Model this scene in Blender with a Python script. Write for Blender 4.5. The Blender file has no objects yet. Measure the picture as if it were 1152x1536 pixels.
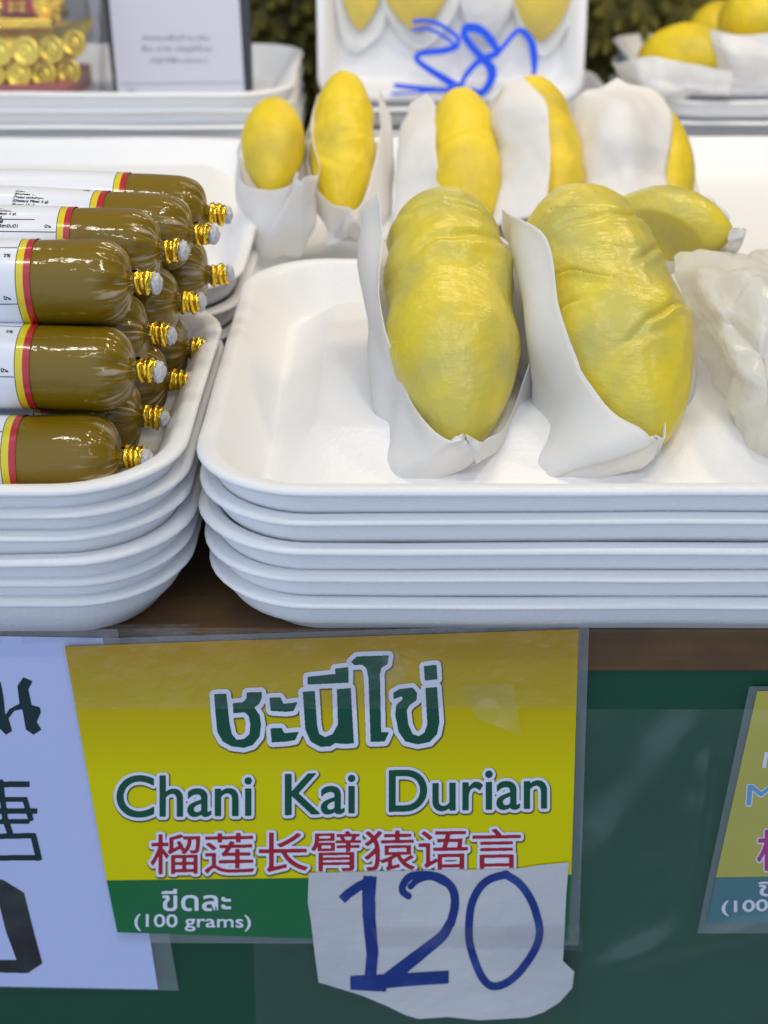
import bpy, bmesh, math, random
import numpy as np
from mathutils import Vector, Matrix, noise
random.seed(7)
SC = bpy.context.scene
COL = SC.collection
PI = math.pi

# ------------------------------------------------------------------ camera
CAM_H, PITCH, FPX = .283, math.radians(29.9), 1875.0
cd = bpy.data.cameras.new('camera'); cam = bpy.data.objects.new('camera', cd); COL.objects.link(cam)
cam.location = (0, 0, CAM_H); cam.rotation_euler = (PI/2-PITCH, 0, 0)
cd.sensor_fit = 'VERTICAL'; cd.sensor_height = 36; cd.lens = FPX/1536*36
cd.clip_start = .01; cd.clip_end = 50
cd.dof.use_dof = True; cd.dof.focus_distance = .485; cd.dof.aperture_fstop = 9.5
SC.camera = cam

# ------------------------------------------------------------------ world and lamps
W = bpy.data.worlds.new('World'); SC.world = W; W.use_nodes = True
wn = W.node_tree; bg = wn.nodes['Background']            # dim hall, cool daylight coming in from the open aisle in front
wt_ = wn.nodes.new('ShaderNodeTexCoord')
wd = wn.nodes.new('ShaderNodeVectorMath'); wd.operation = 'DOT_PRODUCT'; wd.inputs[1].default_value = Vector((-.50, -.82, .26)).normalized()
wn.links.new(wt_.outputs['Generated'], wd.inputs[0])
wr = wn.nodes.new('ShaderNodeMapRange'); wr.interpolation_type = 'SMOOTHSTEP'; wr.inputs[1].default_value = .0; wr.inputs[2].default_value = 1.0
wn.links.new(wd.outputs['Value'], wr.inputs[0])
ws_ = wn.nodes.new('ShaderNodeSeparateXYZ'); wn.links.new(wt_.outputs['Generated'], ws_.inputs[0])
wg = wn.nodes.new('ShaderNodeMapRange'); wg.inputs[1].default_value = -.7; wg.inputs[2].default_value = -.1; wg.inputs[3].default_value = .15
wn.links.new(ws_.outputs[2], wg.inputs[0])
wm = wn.nodes.new('ShaderNodeMath'); wm.operation = 'MULTIPLY'; wn.links.new(wr.outputs[0], wm.inputs[0]); wn.links.new(wg.outputs[0], wm.inputs[1])
wc = wn.nodes.new('ShaderNodeMix'); wc.data_type = 'RGBA'; wc.inputs[6].default_value = (.13, .15, .20, 1); wc.inputs[7].default_value = (.80, .95, 1.20, 1)
wn.links.new(wm.outputs[0], wc.inputs[0]); wn.links.new(wc.outputs[2], bg.inputs[0]); bg.inputs[1].default_value = .94

def area(name, loc, target, sx, sy, power, color):
    l = bpy.data.lights.new(name, 'AREA'); l.shape = 'RECTANGLE'; l.size = sx; l.size_y = sy
    l.energy = power; l.color = color
    o = bpy.data.objects.new(name, l); COL.objects.link(o); o.location = loc
    o.rotation_euler = (Vector(target)-Vector(loc)).to_track_quat('-Z', 'Y').to_euler()
    return o
for lx, ly, p, c in ((-.42, .84, .45, (1, .92, .78)), (-.02, .88, .86, (1, .88, .66)), (.17, .84, 1.02, (1, .82, .52)), (.50, .88, 1.7, (1, .80, .46))):
    area('stall_and_fill_lamp', (lx, ly, .80), (lx*.9, ly-.08, 0), .16, .04, p, c)
for lx, p in ((-.25, 1.15), (.22, 1.35)):  # added fill pair that brightens the back trays and card, no stall fixtures
    area('stall_and_fill_lamp', (lx, .30, .95), (lx, 1.05, .12), .16, .05, p, (1, .93, .82))
for lx, p in ((-.20, .42), (.10, .42), (.34, .5)):        # slim tubes along the front of the stall roof
    area('front_tube', (lx, -.06, .95), (lx, .45, .05), .14, .012, p, (1, .93, .76))

SC.view_settings.view_transform = 'Standard'; SC.view_settings.look = 'None'
SC.view_settings.exposure = 0; SC.view_settings.gamma = 1
SC.cycles.max_bounces = 10; SC.cycles.transparent_max_bounces = 16
SC.cycles.use_denoising = True
SC.cycles.caustics_reflective = False

# ------------------------------------------------------------------ pixel rays
CP, SP = math.cos(PITCH), math.sin(PITCH)
def ray(px, py):
    u, v = (px-576)/FPX, (768-py)/FPX
    return Vector((u, CP+v*SP, -SP+v*CP))
def at(px, py, Y):
    r = ray(px, py); t = Y/r.y
    return Vector((0, 0, CAM_H))+r*t
def on_plane(px, py, p, n):
    r = ray(px, py); o = Vector((0, 0, CAM_H))
    return o+r*((p-o).dot(n)/r.dot(n))

# ------------------------------------------------------------------ materials
def mat(name, color, rough=.5, metal=0, coat=0, sss=0, sss_col=None, bump=None, vary=None, spec=.5, ior=1.45):
    m = bpy.data.materials.new(name); m.use_nodes = True
    nt = m.node_tree; b = nt.nodes['Principled BSDF']
    b.inputs['Base Color'].default_value = (*color, 1); b.inputs['Roughness'].default_value = rough
    b.inputs['Metallic'].default_value = metal; b.inputs['Coat Weight'].default_value = coat
    b.inputs['Coat Roughness'].default_value = .06
    b.inputs['Specular IOR Level'].default_value = spec; b.inputs['IOR'].default_value = ior
    if sss:
        b.inputs['Subsurface Weight'].default_value = sss
        b.inputs['Subsurface Radius'].default_value = (1, .7, .4); b.inputs['Subsurface Scale'].default_value = .006
    tc = nt.nodes.new('ShaderNodeTexCoord')
    if vary:                                    # (scale, other colour, low, high, detail)
        n = nt.nodes.new('ShaderNodeTexNoise'); n.inputs['Scale'].default_value = vary[0]; n.inputs['Detail'].default_value = 5
        nt.links.new(tc.outputs['Object'], n.inputs['Vector'])
        r = nt.nodes.new('ShaderNodeValToRGB'); r.color_ramp.elements[0].position = vary[2]; r.color_ramp.elements[1].position = vary[3]
        r.color_ramp.elements[0].color = (*color, 1); r.color_ramp.elements[1].color = (*vary[1], 1)
        nt.links.new(n.outputs['Fac'], r.inputs[0]); nt.links.new(r.outputs[0], b.inputs['Base Color'])
    if bump:                                    # list of (kind, scale, strength, distance)
        prev = None
        for k, sc_, st, di in bump:
            if k == 'voronoi':
                n = nt.nodes.new('ShaderNodeTexVoronoi'); out = 'Distance'
            else:
                n = nt.nodes.new('ShaderNodeTexNoise'); out = 'Fac'; n.inputs['Detail'].default_value = 4
            if isinstance(sc_, tuple):
                mp = nt.nodes.new('ShaderNodeMapping'); mp.inputs['Scale'].default_value = sc_
                nt.links.new(tc.outputs['Object'], mp.inputs['Vector']); nt.links.new(mp.outputs[0], n.inputs['Vector'])
                n.inputs['Scale'].default_value = 1
            else:
                nt.links.new(tc.outputs['Object'], n.inputs['Vector']); n.inputs['Scale'].default_value = sc_
            bp = nt.nodes.new('ShaderNodeBump'); bp.inputs['Strength'].default_value = st; bp.inputs['Distance'].default_value = di
            nt.links.new(n.outputs[out], bp.inputs['Height'])
            if prev: nt.links.new(prev.outputs[0], bp.inputs['Normal'])
            prev = bp
        nt.links.new(prev.outputs[0], b.inputs['Normal'])
        if coat: nt.links.new(prev.outputs[0], b.inputs['Coat Normal'])
    return m

def thin(name, color, trans_col, tw, rough, gloss, bump=None):        # tissue and paper: lets light through
    m = bpy.data.materials.new(name); m.use_nodes = True; nt = m.node_tree
    nt.nodes.remove(nt.nodes['Principled BSDF']); out = nt.nodes['Material Output']
    d = nt.nodes.new('ShaderNodeBsdfPrincipled'); d.inputs['Base Color'].default_value = (*color, 1); d.inputs['Roughness'].default_value = rough
    d.inputs['Specular IOR Level'].default_value = gloss
    t = nt.nodes.new('ShaderNodeBsdfTranslucent'); t.inputs[0].default_value = (*trans_col, 1)
    mx = nt.nodes.new('ShaderNodeMixShader'); mx.inputs[0].default_value = tw
    nt.links.new(d.outputs[0], mx.inputs[1]); nt.links.new(t.outputs[0], mx.inputs[2]); nt.links.new(mx.outputs[0], out.inputs[0])
    if bump:
        tc = nt.nodes.new('ShaderNodeTexCoord'); n = nt.nodes.new('ShaderNodeTexNoise'); n.inputs['Scale'].default_value = bump[0]; n.inputs['Detail'].default_value = 6
        nt.links.new(tc.outputs['Object'], n.inputs['Vector'])
        b = nt.nodes.new('ShaderNodeBump'); b.inputs['Strength'].default_value = bump[1]; b.inputs['Distance'].default_value = bump[2]
        nt.links.new(n.outputs['Fac'], b.inputs['Height'])
        nt.links.new(b.outputs[0], d.inputs['Normal'])
    return m

def film(name, haze, tint=(.9, .95, 1), rough=.12, fr=1.5, scale=40, st=.3):   # clear plastic sheet
    m = bpy.data.materials.new(name); m.use_nodes = True; nt = m.node_tree
    nt.nodes.remove(nt.nodes['Principled BSDF']); out = nt.nodes['Material Output']
    tr = nt.nodes.new('ShaderNodeBsdfTransparent'); di = nt.nodes.new('ShaderNodeBsdfDiffuse'); di.inputs[0].default_value = (*tint, 1)
    gl = nt.nodes.new('ShaderNodeBsdfGlossy'); gl.inputs['Roughness'].default_value = rough; gl.inputs['Color'].default_value = (.95, .97, 1, 1)
    m1 = nt.nodes.new('ShaderNodeMixShader'); m1.inputs[0].default_value = haze
    m2 = nt.nodes.new('ShaderNodeMixShader'); lw = nt.nodes.new('ShaderNodeLayerWeight'); lw.inputs[0].default_value = .5
    pw = nt.nodes.new('ShaderNodeMath'); pw.operation = 'POWER'; pw.inputs[1].default_value = 4; nt.links.new(lw.outputs['Facing'], pw.inputs[0])
    f = nt.nodes.new('ShaderNodeMapRange'); f.inputs[3].default_value = ((fr-1)/(fr+1))**2*1.6; f.inputs[4].default_value = .7; nt.links.new(pw.outputs[0], f.inputs[0])
    tc = nt.nodes.new('ShaderNodeTexCoord'); n = nt.nodes.new('ShaderNodeTexNoise'); n.inputs['Scale'].default_value = scale; n.inputs['Detail'].default_value = 3
    b = nt.nodes.new('ShaderNodeBump'); b.inputs['Strength'].default_value = st; b.inputs['Distance'].default_value = .004
    nt.links.new(tc.outputs['Object'], n.inputs['Vector']); nt.links.new(n.outputs['Fac'], b.inputs['Height'])
    nt.links.new(b.outputs[0], gl.inputs['Normal'])
    nt.links.new(tr.outputs[0], m1.inputs[1]); nt.links.new(di.outputs[0], m1.inputs[2])
    nt.links.new(f.outputs[0], m2.inputs[0]); nt.links.new(m1.outputs[0], m2.inputs[1]); nt.links.new(gl.outputs[0], m2.inputs[2])
    nt.links.new(m2.outputs[0], out.inputs[0])
    return m

M = {}
M['foam'] = mat('foam', (.86, .86, .87), .33, bump=[('voronoi', 480, .2, .0006), ('noise', 60, .06, .003)], spec=.45)
M['pod'] = mat('pod', (.74, .585, .035), .34, sss=.08, vary=(30, (.53, .47, .10), .38, .64), coat=.40, spec=.35, bump=[('noise', 45, .30, .006), ('noise', 240, .22, .0014), ('noise', (110, 520, 520), .24, .0012), ('noise', 900, .18, .0006)])
M['pod_pale'] = mat('pod_pale', (.82, .60, .02), .42, sss=.10, vary=(30, (.60, .46, .04), .45, .7), bump=[('noise', 200, .35, .0016)])
M['pod'].node_tree.nodes['Principled BSDF'].inputs['Coat Roughness'].default_value = .24
M['paper'] = thin('paper', (.95, .95, .97), (.96, .95, .93), .45, .5, .3, (90, .35, .0015))
M['tissue'] = thin('tissue', (.90, .90, .88), (.94, .91, .82), .5, .18, .9, (140, .3, .002))
nt = M['tissue'].node_tree; out = nt.nodes['Material Output']; sh = out.inputs[0].links[0].from_socket
mxt = nt.nodes.new('ShaderNodeMixShader'); trn = nt.nodes.new('ShaderNodeBsdfTransparent'); mxt.inputs[0].default_value = .22
nt.links.new(sh, mxt.inputs[1]); nt.links.new(trn.outputs[0], mxt.inputs[2]); nt.links.new(mxt.outputs[0], out.inputs[0])
M['gold'] = mat('gold', (.92, .62, .06), .20, 1, bump=[('noise', 900, .3, .001)])
M['gold_soft'] = mat('gold_soft', (.90, .68, .10), .30, .85, bump=[('noise', 300, .3, .002)])
M['nub'] = thin('nub', (.78, .78, .80), (.7, .7, .7), .3, .35, .5, (400, .6, .001))
M['white_print'] = mat('white_print', (.84, .85, .90), .3, coat=.25)
M['stripe_yellow'] = mat('stripe_yellow', (.78, .62, .01), .25, coat=.6)
M['stripe_red'] = mat('stripe_red', (.50, .015, .03), .25, coat=.6)
M['ink'] = mat('ink', (.012, .014, .02), .4)
M['wood'] = mat('wood', (.16, .085, .032), .45, vary=(22, (.07, .038, .018), .35, .7), bump=[('noise', (8, 200, 200), .4, .001)])
M['cloth'] = mat('cloth', (.004, .078, .038), .6, vary=(5, (.006, .058, .03), .3, .7), bump=[('noise', 1500, .15, .0004)])
M['sheet'] = mat('sheet', (.55, .61, .92), .35, coat=.15)
M['letter_white'] = mat('letter_white', (.80, .81, .93), .35)
M['letter_green'] = mat('letter_green', (.004, .085, .045), .35)
M['letter_red'] = mat('letter_red', (.42, .015, .03), .35)
M['print_shadow'] = mat('print_shadow', (.16, .13, .03), .4)
M['sign_green'] = mat('sign_green', (.014, .17, .05), .3, spec=.25, vary=(14, (.03, .15, .07), .4, .7))
M['sign_green_pale'] = mat('sign_green_pale', (.06, .20, .22), .35)
M['sign_yellow_pale'] = mat('sign_yellow_pale', (.52, .47, .08), .35)
M['sign_blue'] = mat('sign_blue', (.16, .38, .62), .35)
M['sign_magenta'] = mat('sign_magenta', (.45, .03, .25), .35)
M['price_paper'] = mat('price_paper', (.62, .62, .63), .6, bump=[('noise', 40, .25, .006), ('noise', (14, 14, 40), .14, .010)], vary=(12, (.52, .53, .56), .4, .7))
M['marker'] = mat('marker', (.010, .035, .22), .4, vary=(60, (.03, .075, .32), .5, .75))
M['scribble'] = mat('scribble', (.004, .09, .85), .35)
M['black_print'] = mat('black_print', (.006, .03, .035), .35)
M['grey_print'] = mat('grey_print', (.02, .022, .025), .35, vary=(30, (.08, .085, .09), .4, .75))
M['film_clear'] = film('film_clear', .01)
M['film_tape'] = film('film_tape', .012, (.60, .48, .40), .09, 1.5, 60, .7)
M['film_hazy'] = film('film_hazy', .075, (.80, .88, .95), .18, 1.5, 18, .35)
M['film_fold'] = film('film_fold', .016, (.80, .92, .93), .30, 1.38, 9, .6)
M['film_wrap'] = film('film_wrap', .03, (1, 1, 1), .10, 1.4, 16, .35)
M['husk'] = mat('husk', (.21, .185, .042), .5, vary=(30, (.07, .075, .02), .35, .7), bump=[('noise', 120, .4, .002)])
M['grey_wall'] = mat('grey_wall', (.26, .26, .27), .6)
M['dark_edge'] = mat('dark_edge', (.03, .03, .04), .3)
M['card'] = mat('card', (.56, .56, .66), .3)
M['grey_text'] = mat('grey_text', (.25, .25, .30), .4)
M['red_box'] = mat('red_box', (.45, .02, .02), .35)
M['pink'] = mat('pink', (.40, .10, .12), .4)
M['clear_block'] = film('clear_block', .015, (.8, .82, .7), .08, 1.5, 30, .3)

# yellow print: orange at the top edge of the card turning yellow lower down
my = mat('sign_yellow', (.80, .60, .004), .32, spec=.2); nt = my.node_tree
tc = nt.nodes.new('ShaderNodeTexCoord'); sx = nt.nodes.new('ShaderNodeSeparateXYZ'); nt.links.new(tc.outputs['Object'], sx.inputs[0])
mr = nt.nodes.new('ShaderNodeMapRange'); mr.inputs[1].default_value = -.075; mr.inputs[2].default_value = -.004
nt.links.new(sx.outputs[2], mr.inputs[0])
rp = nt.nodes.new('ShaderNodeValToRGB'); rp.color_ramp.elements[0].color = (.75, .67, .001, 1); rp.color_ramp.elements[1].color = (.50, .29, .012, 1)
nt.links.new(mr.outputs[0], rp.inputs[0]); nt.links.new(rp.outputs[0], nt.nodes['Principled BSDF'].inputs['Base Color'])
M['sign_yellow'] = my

# mustard paste in clear film: pale creases fan out of the tied end
mp_ = mat('paste_film', (.205, .128, .002), .4, coat=.8, spec=.1, bump=[('noise', (60, 300, 300), .16, .001), ('noise', 75, .22, .003)]); nt = mp_.node_tree
tc = nt.nodes.new('ShaderNodeTexCoord'); sx = nt.nodes.new('ShaderNodeSeparateXYZ'); nt.links.new(tc.outputs['Object'], sx.inputs[0])
at2 = nt.nodes.new('ShaderNodeMath'); at2.operation = 'ARCTAN2'; nt.links.new(sx.outputs[1], at2.inputs[0]); nt.links.new(sx.outputs[2], at2.inputs[1])
cb = nt.nodes.new('ShaderNodeCombineXYZ'); m6 = nt.nodes.new('ShaderNodeMath'); m6.operation = 'MULTIPLY'; m6.inputs[1].default_value = 6
nt.links.new(at2.outputs[0], m6.inputs[0]); nt.links.new(m6.outputs[0], cb.inputs[0])
mx_ = nt.nodes.new('ShaderNodeMath'); mx_.operation = 'MULTIPLY'; mx_.inputs[1].default_value = 60; nt.links.new(sx.outputs[0], mx_.inputs[0]); nt.links.new(mx_.outputs[0], cb.inputs[1])
nn = nt.nodes.new('ShaderNodeTexNoise'); nn.inputs['Scale'].default_value = 1.3; nn.inputs['Detail'].default_value = 3; nt.links.new(cb.outputs[0], nn.inputs['Vector'])
r1 = nt.nodes.new('ShaderNodeMapRange'); r1.inputs[1].default_value = .55; r1.inputs[2].default_value = .66; nt.links.new(nn.outputs['Fac'], r1.inputs[0])
r2 = nt.nodes.new('ShaderNodeMapRange'); r2.inputs[1].default_value = -.016; r2.inputs[2].default_value = -.004; nt.links.new(sx.outputs[0], r2.inputs[0])
mm = nt.nodes.new('ShaderNodeMath'); mm.operation = 'MULTIPLY'; nt.links.new(r1.outputs[0], mm.inputs[0]); nt.links.new(r2.outputs[0], mm.inputs[1])
m7 = nt.nodes.new('ShaderNodeMath'); m7.operation = 'MULTIPLY'; m7.inputs[1].default_value = .8; nt.links.new(mm.outputs[0], m7.inputs[0])
cm = nt.nodes.new('ShaderNodeMix'); cm.data_type = 'RGBA'; cm.inputs[6].default_value = (.205, .128, .002, 1); cm.inputs[7].default_value = (.55, .46, .33, 1)
nt.links.new(m7.outputs[0], cm.inputs[0]); nt.links.new(cm.outputs[2], nt.nodes['Principled BSDF'].inputs['Base Color'])
M['paste'] = mp_

# ------------------------------------------------------------------ object helpers
def link(name, me, m=None, parent=None, smooth=False):
    o = bpy.data.objects.new(name, me); COL.objects.link(o)
    if m is not None:
        for q in (m if isinstance(m, (list, tuple)) else [m]): me.materials.append(q)
    if parent: o.parent = parent
    if smooth: me.shade_smooth()
    return o
def tag(o, label, cat, group=None):
    o['label'] = label; o['category'] = cat
    if group: o['group'] = group
    return o
def empty(name, loc=(0, 0, 0)):
    o = bpy.data.objects.new(name, None); o.empty_display_size = .01; COL.objects.link(o); o.location = loc; return o
def mesh(name, verts, faces):
    me = bpy.data.meshes.new(name); me.from_pydata([tuple(v) for v in verts], [], faces); me.update(); return me
def fix(me):
    bm = bmesh.new(); bm.from_mesh(me); bmesh.ops.recalc_face_normals(bm, faces=bm.faces); bm.to_mesh(me); bm.free(); return me
def box_me(name, x0, x1, y0, y1, z0, z1, bev=0):
    bm = bmesh.new(); bmesh.ops.create_cube(bm, size=1)
    for v in bm.verts: v.co = Vector((x0+(v.co.x+.5)*(x1-x0), y0+(v.co.y+.5)*(y1-y0), z0+(v.co.z+.5)*(z1-z0)))
    if bev: bmesh.ops.bevel(bm, geom=bm.edges[:], offset=bev, segments=3, profile=.5, affect='EDGES')
    me = bpy.data.meshes.new(name); bm.to_mesh(me); bm.free(); return me
def slab(name, pts, thick):                  # polygon given as world points, thickened away from the viewer (+Y)
    n = len(pts); back = [p+Vector((0, thick, 0)) for p in pts]
    f = [tuple(range(n)), tuple(range(2*n-1, n-1, -1))]+[(i, i+n, (i+1) % n+n, (i+1) % n) for i in range(n)]
    return fix(mesh(name, list(pts)+back, f))
def grid_me(name, rows, closed=False):       # rows of points -> quads
    nr, nc = len(rows), len(rows[0]); v = [p for r in rows for p in r]; f = []
    for i in range(nr-1):
        for j in range(nc if closed else nc-1):
            k = (j+1) % nc
            f.append((i*nc+j, i*nc+k, (i+1)*nc+k, (i+1)*nc+j))
    return mesh(name, v, f)
def cr(p, t):                                # Catmull-Rom through a list of points, t in 0..1
    n = len(p)-1; x = min(max(t, 0), 1)*n; i = min(int(x), n-1); u = x-i
    a = p[i-1] if i > 0 else p[0]*2-p[1]; d = p[i+2] if i+2 <= n else p[n]*2-p[n-1]
    b, c = p[i], p[i+1]
    return (b*2+(c-a)*u+(a*2-b*5+c*4-d)*u*u+(b*3-a-c*3+d)*u*u*u)*.5

# ------------------------------------------------------------------ writing: rasterise, outline, trace to a mesh
class Ink:
    def __init__(s, x0, y0, x1, y1, k=2.0):
        s.x0, s.y0, s.k = x0, y0, k; s.w, s.h = int((x1-x0)*k)+2, int((y1-y0)*k)+2
        s.m = np.zeros((s.h, s.w), bool)
        s.X, s.Y = np.meshgrid(x0+np.arange(s.w)/k, y0+np.arange(s.h)/k)
    def poly(s, pts, val=True):
        xs = [p[0] for p in pts]; ys = [p[1] for p in pts]
        i0, i1 = max(0, int((min(xs)-s.x0)*s.k)), min(s.w, int((max(xs)-s.x0)*s.k)+2)
        j0, j1 = max(0, int((min(ys)-s.y0)*s.k)), min(s.h, int((max(ys)-s.y0)*s.k)+2)
        if i1 <= i0 or j1 <= j0: return
        X, Y = s.X[j0:j1, i0:i1], s.Y[j0:j1, i0:i1]; c = np.zeros(X.shape, bool); n = len(pts)
        for a in range(n):
            (xa, ya), (xb, yb) = pts[a], pts[(a+1) % n]
            if ya == yb: continue
            c ^= ((ya > Y) != (yb > Y)) & (X < (xb-xa)*(Y-ya)/(yb-ya)+xa)
        sub = s.m[j0:j1, i0:i1]; sub[c] = val
    def stroke(s, pts, w, smooth=False, w1=None):
        P = [Vector((p[0], p[1])) for p in pts]; n = len(P)
        if smooth: P = [cr([Vector((*q, 0)) for q in P], i/(n*10)) for i in range(n*10+1)]
        L = len(P)-1
        for i in range(L):
            a, b = P[i], P[i+1]; r = (w+((w1 if w1 else w)-w)*i/max(L, 1))/2
            d = np.array([b[0]-a[0], b[1]-a[1]]); l2 = max(d@d, 1e-9)
            t = ((s.X-a[0])*d[0]+(s.Y-a[1])*d[1])/l2
            lo = 0 if (i == 0 and not smooth) else -9; hi = 1 if (i == L-1 and not smooth) else 9
            tt = np.clip(t, 0, 1); D = np.hypot(s.X-a[0]-tt*d[0], s.Y-a[1]-tt*d[1])
            s.m |= (D <= r) & (t >= lo) & (t <= hi)
    def text(s, body, quad):                 # glyph box fitted to a quad TL TR BR BL
        c = bpy.data.curves.new('writing', 'FONT'); c.body = body; o = bpy.data.objects.new('writing', c); COL.objects.link(o)
        bpy.context.view_layer.update(); dg = bpy.context.evaluated_depsgraph_get(); ev = o.evaluated_get(dg); me = ev.to_mesh()
        V = np.array([v.co[:2] for v in me.vertices]); me.calc_loop_triangles(); T = [tuple(t.vertices) for t in me.loop_triangles]
        lo, hi = V.min(0), V.max(0); U = (V-lo)/(hi-lo); q = np.array(quad, float)
        u, v = U[:, :1], 1-U[:, 1:]
        Q = (q[0]*(1-u)+q[1]*u)*(1-v)+(q[3]*(1-u)+q[2]*u)*v
        ev.to_mesh_clear(); bpy.data.objects.remove(o); bpy.data.curves.remove(c)
        for t in T: s.poly([tuple(Q[i]) for i in t])
        return s
    def grow(s, r, off=(0, 0)):
        o = Ink.__new__(Ink); o.__dict__.update(s.__dict__); R = r*s.k; n = int(R)+1
        p = np.pad(s.m, n+6); out = np.zeros_like(p)
        for dy in range(-n, n+1):
            for dx in range(-n, n+1):
                if dx*dx+dy*dy <= R*R: out |= np.roll(np.roll(p, dy, 0), dx, 1)
        out = np.roll(np.roll(out, int(off[1]*s.k), 0), int(off[0]*s.k), 1)
        o.x0 = s.x0-(n+6)/s.k; o.y0 = s.y0-(n+6)/s.k; o.m = out; o.h, o.w = out.shape
        o.X, o.Y = np.meshgrid(o.x0+np.arange(o.w)/s.k, o.y0+np.arange(o.h)/s.k)
        return o
    def mesh(s, name, f3):                   # marching squares; f3 maps (px, py) to a world point
        F = np.pad(s.m.astype(float), 2)
        for _ in range(2):
            F = (F+np.roll(F, 1, 0)+np.roll(F, -1, 0))/3; F = (F+np.roll(F, 1, 1)+np.roll(F, -1, 1))/3
        I = F > .5; n = I[:-1, :-1].astype(int)+I[:-1, 1:]+I[1:, 1:]+I[1:, :-1]
        X = lambda i: s.x0+(i-2)/s.k
        Y = lambda j: s.y0+(j-2)/s.k
        V, Fc = [], []
        def add(pts):
            b = len(V); V.extend(f3(*p) for p in pts); Fc.append(tuple(range(b, b+len(pts))))
        for j in range(n.shape[0]):
            row = n[j]; i = 0; full = row == 4
            idx = np.flatnonzero(full)
            if len(idx):
                for run in np.split(idx, np.flatnonzero(np.diff(idx) > 1)+1):
                    a, b = run[0], run[-1]+1; add([(X(a), Y(j)), (X(a), Y(j+1)), (X(b), Y(j+1)), (X(b), Y(j))])
            for i in np.flatnonzero((row > 0) & (row < 4)):
                c = [(i, j), (i, j+1), (i+1, j+1), (i+1, j)]; pts = []
                for q in range(4):
                    a, b = c[q], c[(q+1) % 4]; fa, fb = F[a[1], a[0]], F[b[1], b[0]]
                    if fa > .5: pts.append((X(a[0]), Y(a[1])))
                    if (fa > .5) != (fb > .5):
                        t = (.5-fa)/(fb-fa); pts.append((X(a[0]+(b[0]-a[0])*t), Y(a[1]+(b[1]-a[1])*t)))
                if len(pts) > 2: add(pts)
        return mesh(name, V, Fc)
def face(Y): return lambda px, py: at(px, py, Y)

# ================================================================== the stall: table, cloth, back wall
tb = empty('stall_table', (0, .9, -.021))
def kid(o, root):                            # parent without moving
    o.parent = root; o.matrix_parent_inverse = Matrix.Translation(root.location).inverted(); return o
kid(link('tabletop', box_me('tabletop', -.9, .9, .4005, 1.55, -.021, 0, .0015), M['wood']), tb)
tag(tb, 'dark brown wooden stall table under the foam tray stacks', 'table')
rows = []
for i in range(41):
    z = -.0215-.5*i/40; r = []
    for j in range(121):
        x = -.8+1.6*j/120
        r.append(Vector((x, .4035+.0012*math.sin(x*23+1+z*5)*min(1, -z*8)+.0008*noise.noise((x*9, z*5, 0)), z)))
    rows.append(r)
tag(link('table_skirt', fix(grid_me('table_skirt', rows)), M['cloth'], smooth=True), 'dark green cloth hanging down the front of the table', 'cloth')
tag(link('back_wall', box_me('back_wall', -1.2, 1.2, 1.60, 1.63, -.5, 1.2), M['grey_wall']), 'dark grey wall behind the stall goods', 'wall')

# ================================================================== foam trays
def rrect(x0, x1, y0, y1, r, z, n=10):
    pts = []
    for (cx, cy, a0) in ((x1-r, y1-r, 0), (x0+r, y1-r, 90), (x0+r, y0+r, 180), (x1-r, y0+r, 270)):
        for i in range(n+1):
            a = math.radians(a0+90*i/n); pts.append(Vector((cx+r*math.cos(a), cy+r*math.sin(a), z)))
    out = []
    for i, p in enumerate(pts):              # extra points along the straights
        out.append(p); q = pts[(i+1) % len(pts)]
        if (q-p).length > .03:
            for k in range(1, 8): out.append(p.lerp(q, k/8))
    return out
def tray_me(x0, x1, y0, y1, H=.025, rr=.042, ins=.022, plat=.012, seed=0, low=False):
    prof = [(ins+.012, -H), (ins+.003, -H), (ins*.85, -H+.0013), (ins*.60, -.0172), (.0078, -.0140), (.0058, -.0105), (.0046, -.0060), (.0040, -.0036), (.0022, -.0030), (.0006, -.0028), (0, -.0021), (.0002, -.0012), (.0010, -.0004),
            (.0026, 0), (.0052, -.0001), (.0070, -.0009), (.0084, -.0026), (.0120, -.0065), (ins*.95, -H+.0058), (ins+.0005, -H+.0036), (ins+.0018, -H+.0024), (ins+.004, -H+.0022)]
    ex = [(d, d, d, z) for d, z in prof]
    if plat:
        for q, h in ((.10, .03), (.25, .22), (.5, .5), (.80, .80), (.93, .96), (1, 1), (1.25, 1)): ex.append((ins+.004+.018*q, ins+.004+.048*q, ins+.004+.014*q, -H+.003+plat*h))
    else: ex.append((ins+.03, ins+.03, ins+.03, -H+.003))
    rows = []
    for d, df, db, z in ex:
        r = max(rr-d*.75, .012)
        R = rrect(x0+d, x1-d, y0+df, y1-db, r, z)
        for p in R:
            if d < .012: p.z += .0010*noise.noise((p.x*14+seed*7.3, p.y*14, seed))
            p.x += .0005*noise.noise((p.y*22, seed*3.1, p.z*30)); p.y += .0006*noise.noise((p.x*16, seed*5.7, 4))
        rows.append(R)
    me = grid_me('foam_tray', rows, True); bm = bmesh.new(); bm.from_mesh(me); bm.verts.ensure_lookup_table(); n = len(rows[0])
    bm.faces.new([bm.verts[i] for i in range(n)][::-1]); bm.faces.new([bm.verts[len(rows)*n-n+i] for i in range(n)])
    bmesh.ops.recalc_face_normals(bm, faces=bm.faces); bm.to_mesh(me); bm.free(); return me
seed = 0
def stack(x0, x1, y0, y1, ztop, labels, dz=.012, jit=.0012, offs=None, group=None, **kw):
    global seed
    for i, lb in enumerate(labels):
        seed += 1
        o = link('foam_tray', tray_me(x0, x1, y0, y1, seed=seed, **(kw if i == 0 else dict(kw, plat=0))), M['foam'], smooth=True)
        dx, dy = (offs[i] if offs else (random.uniform(-1, 1)*jit*(i > 0), random.uniform(-1, 1)*jit*(i > 0)))
        o.location = (dx, dy, ztop-i*dz); tag(o, lb, 'tray', group)
nth = ['topmost', 'second from the top', 'third from the top', 'fourth from the top', 'bottom']
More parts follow.
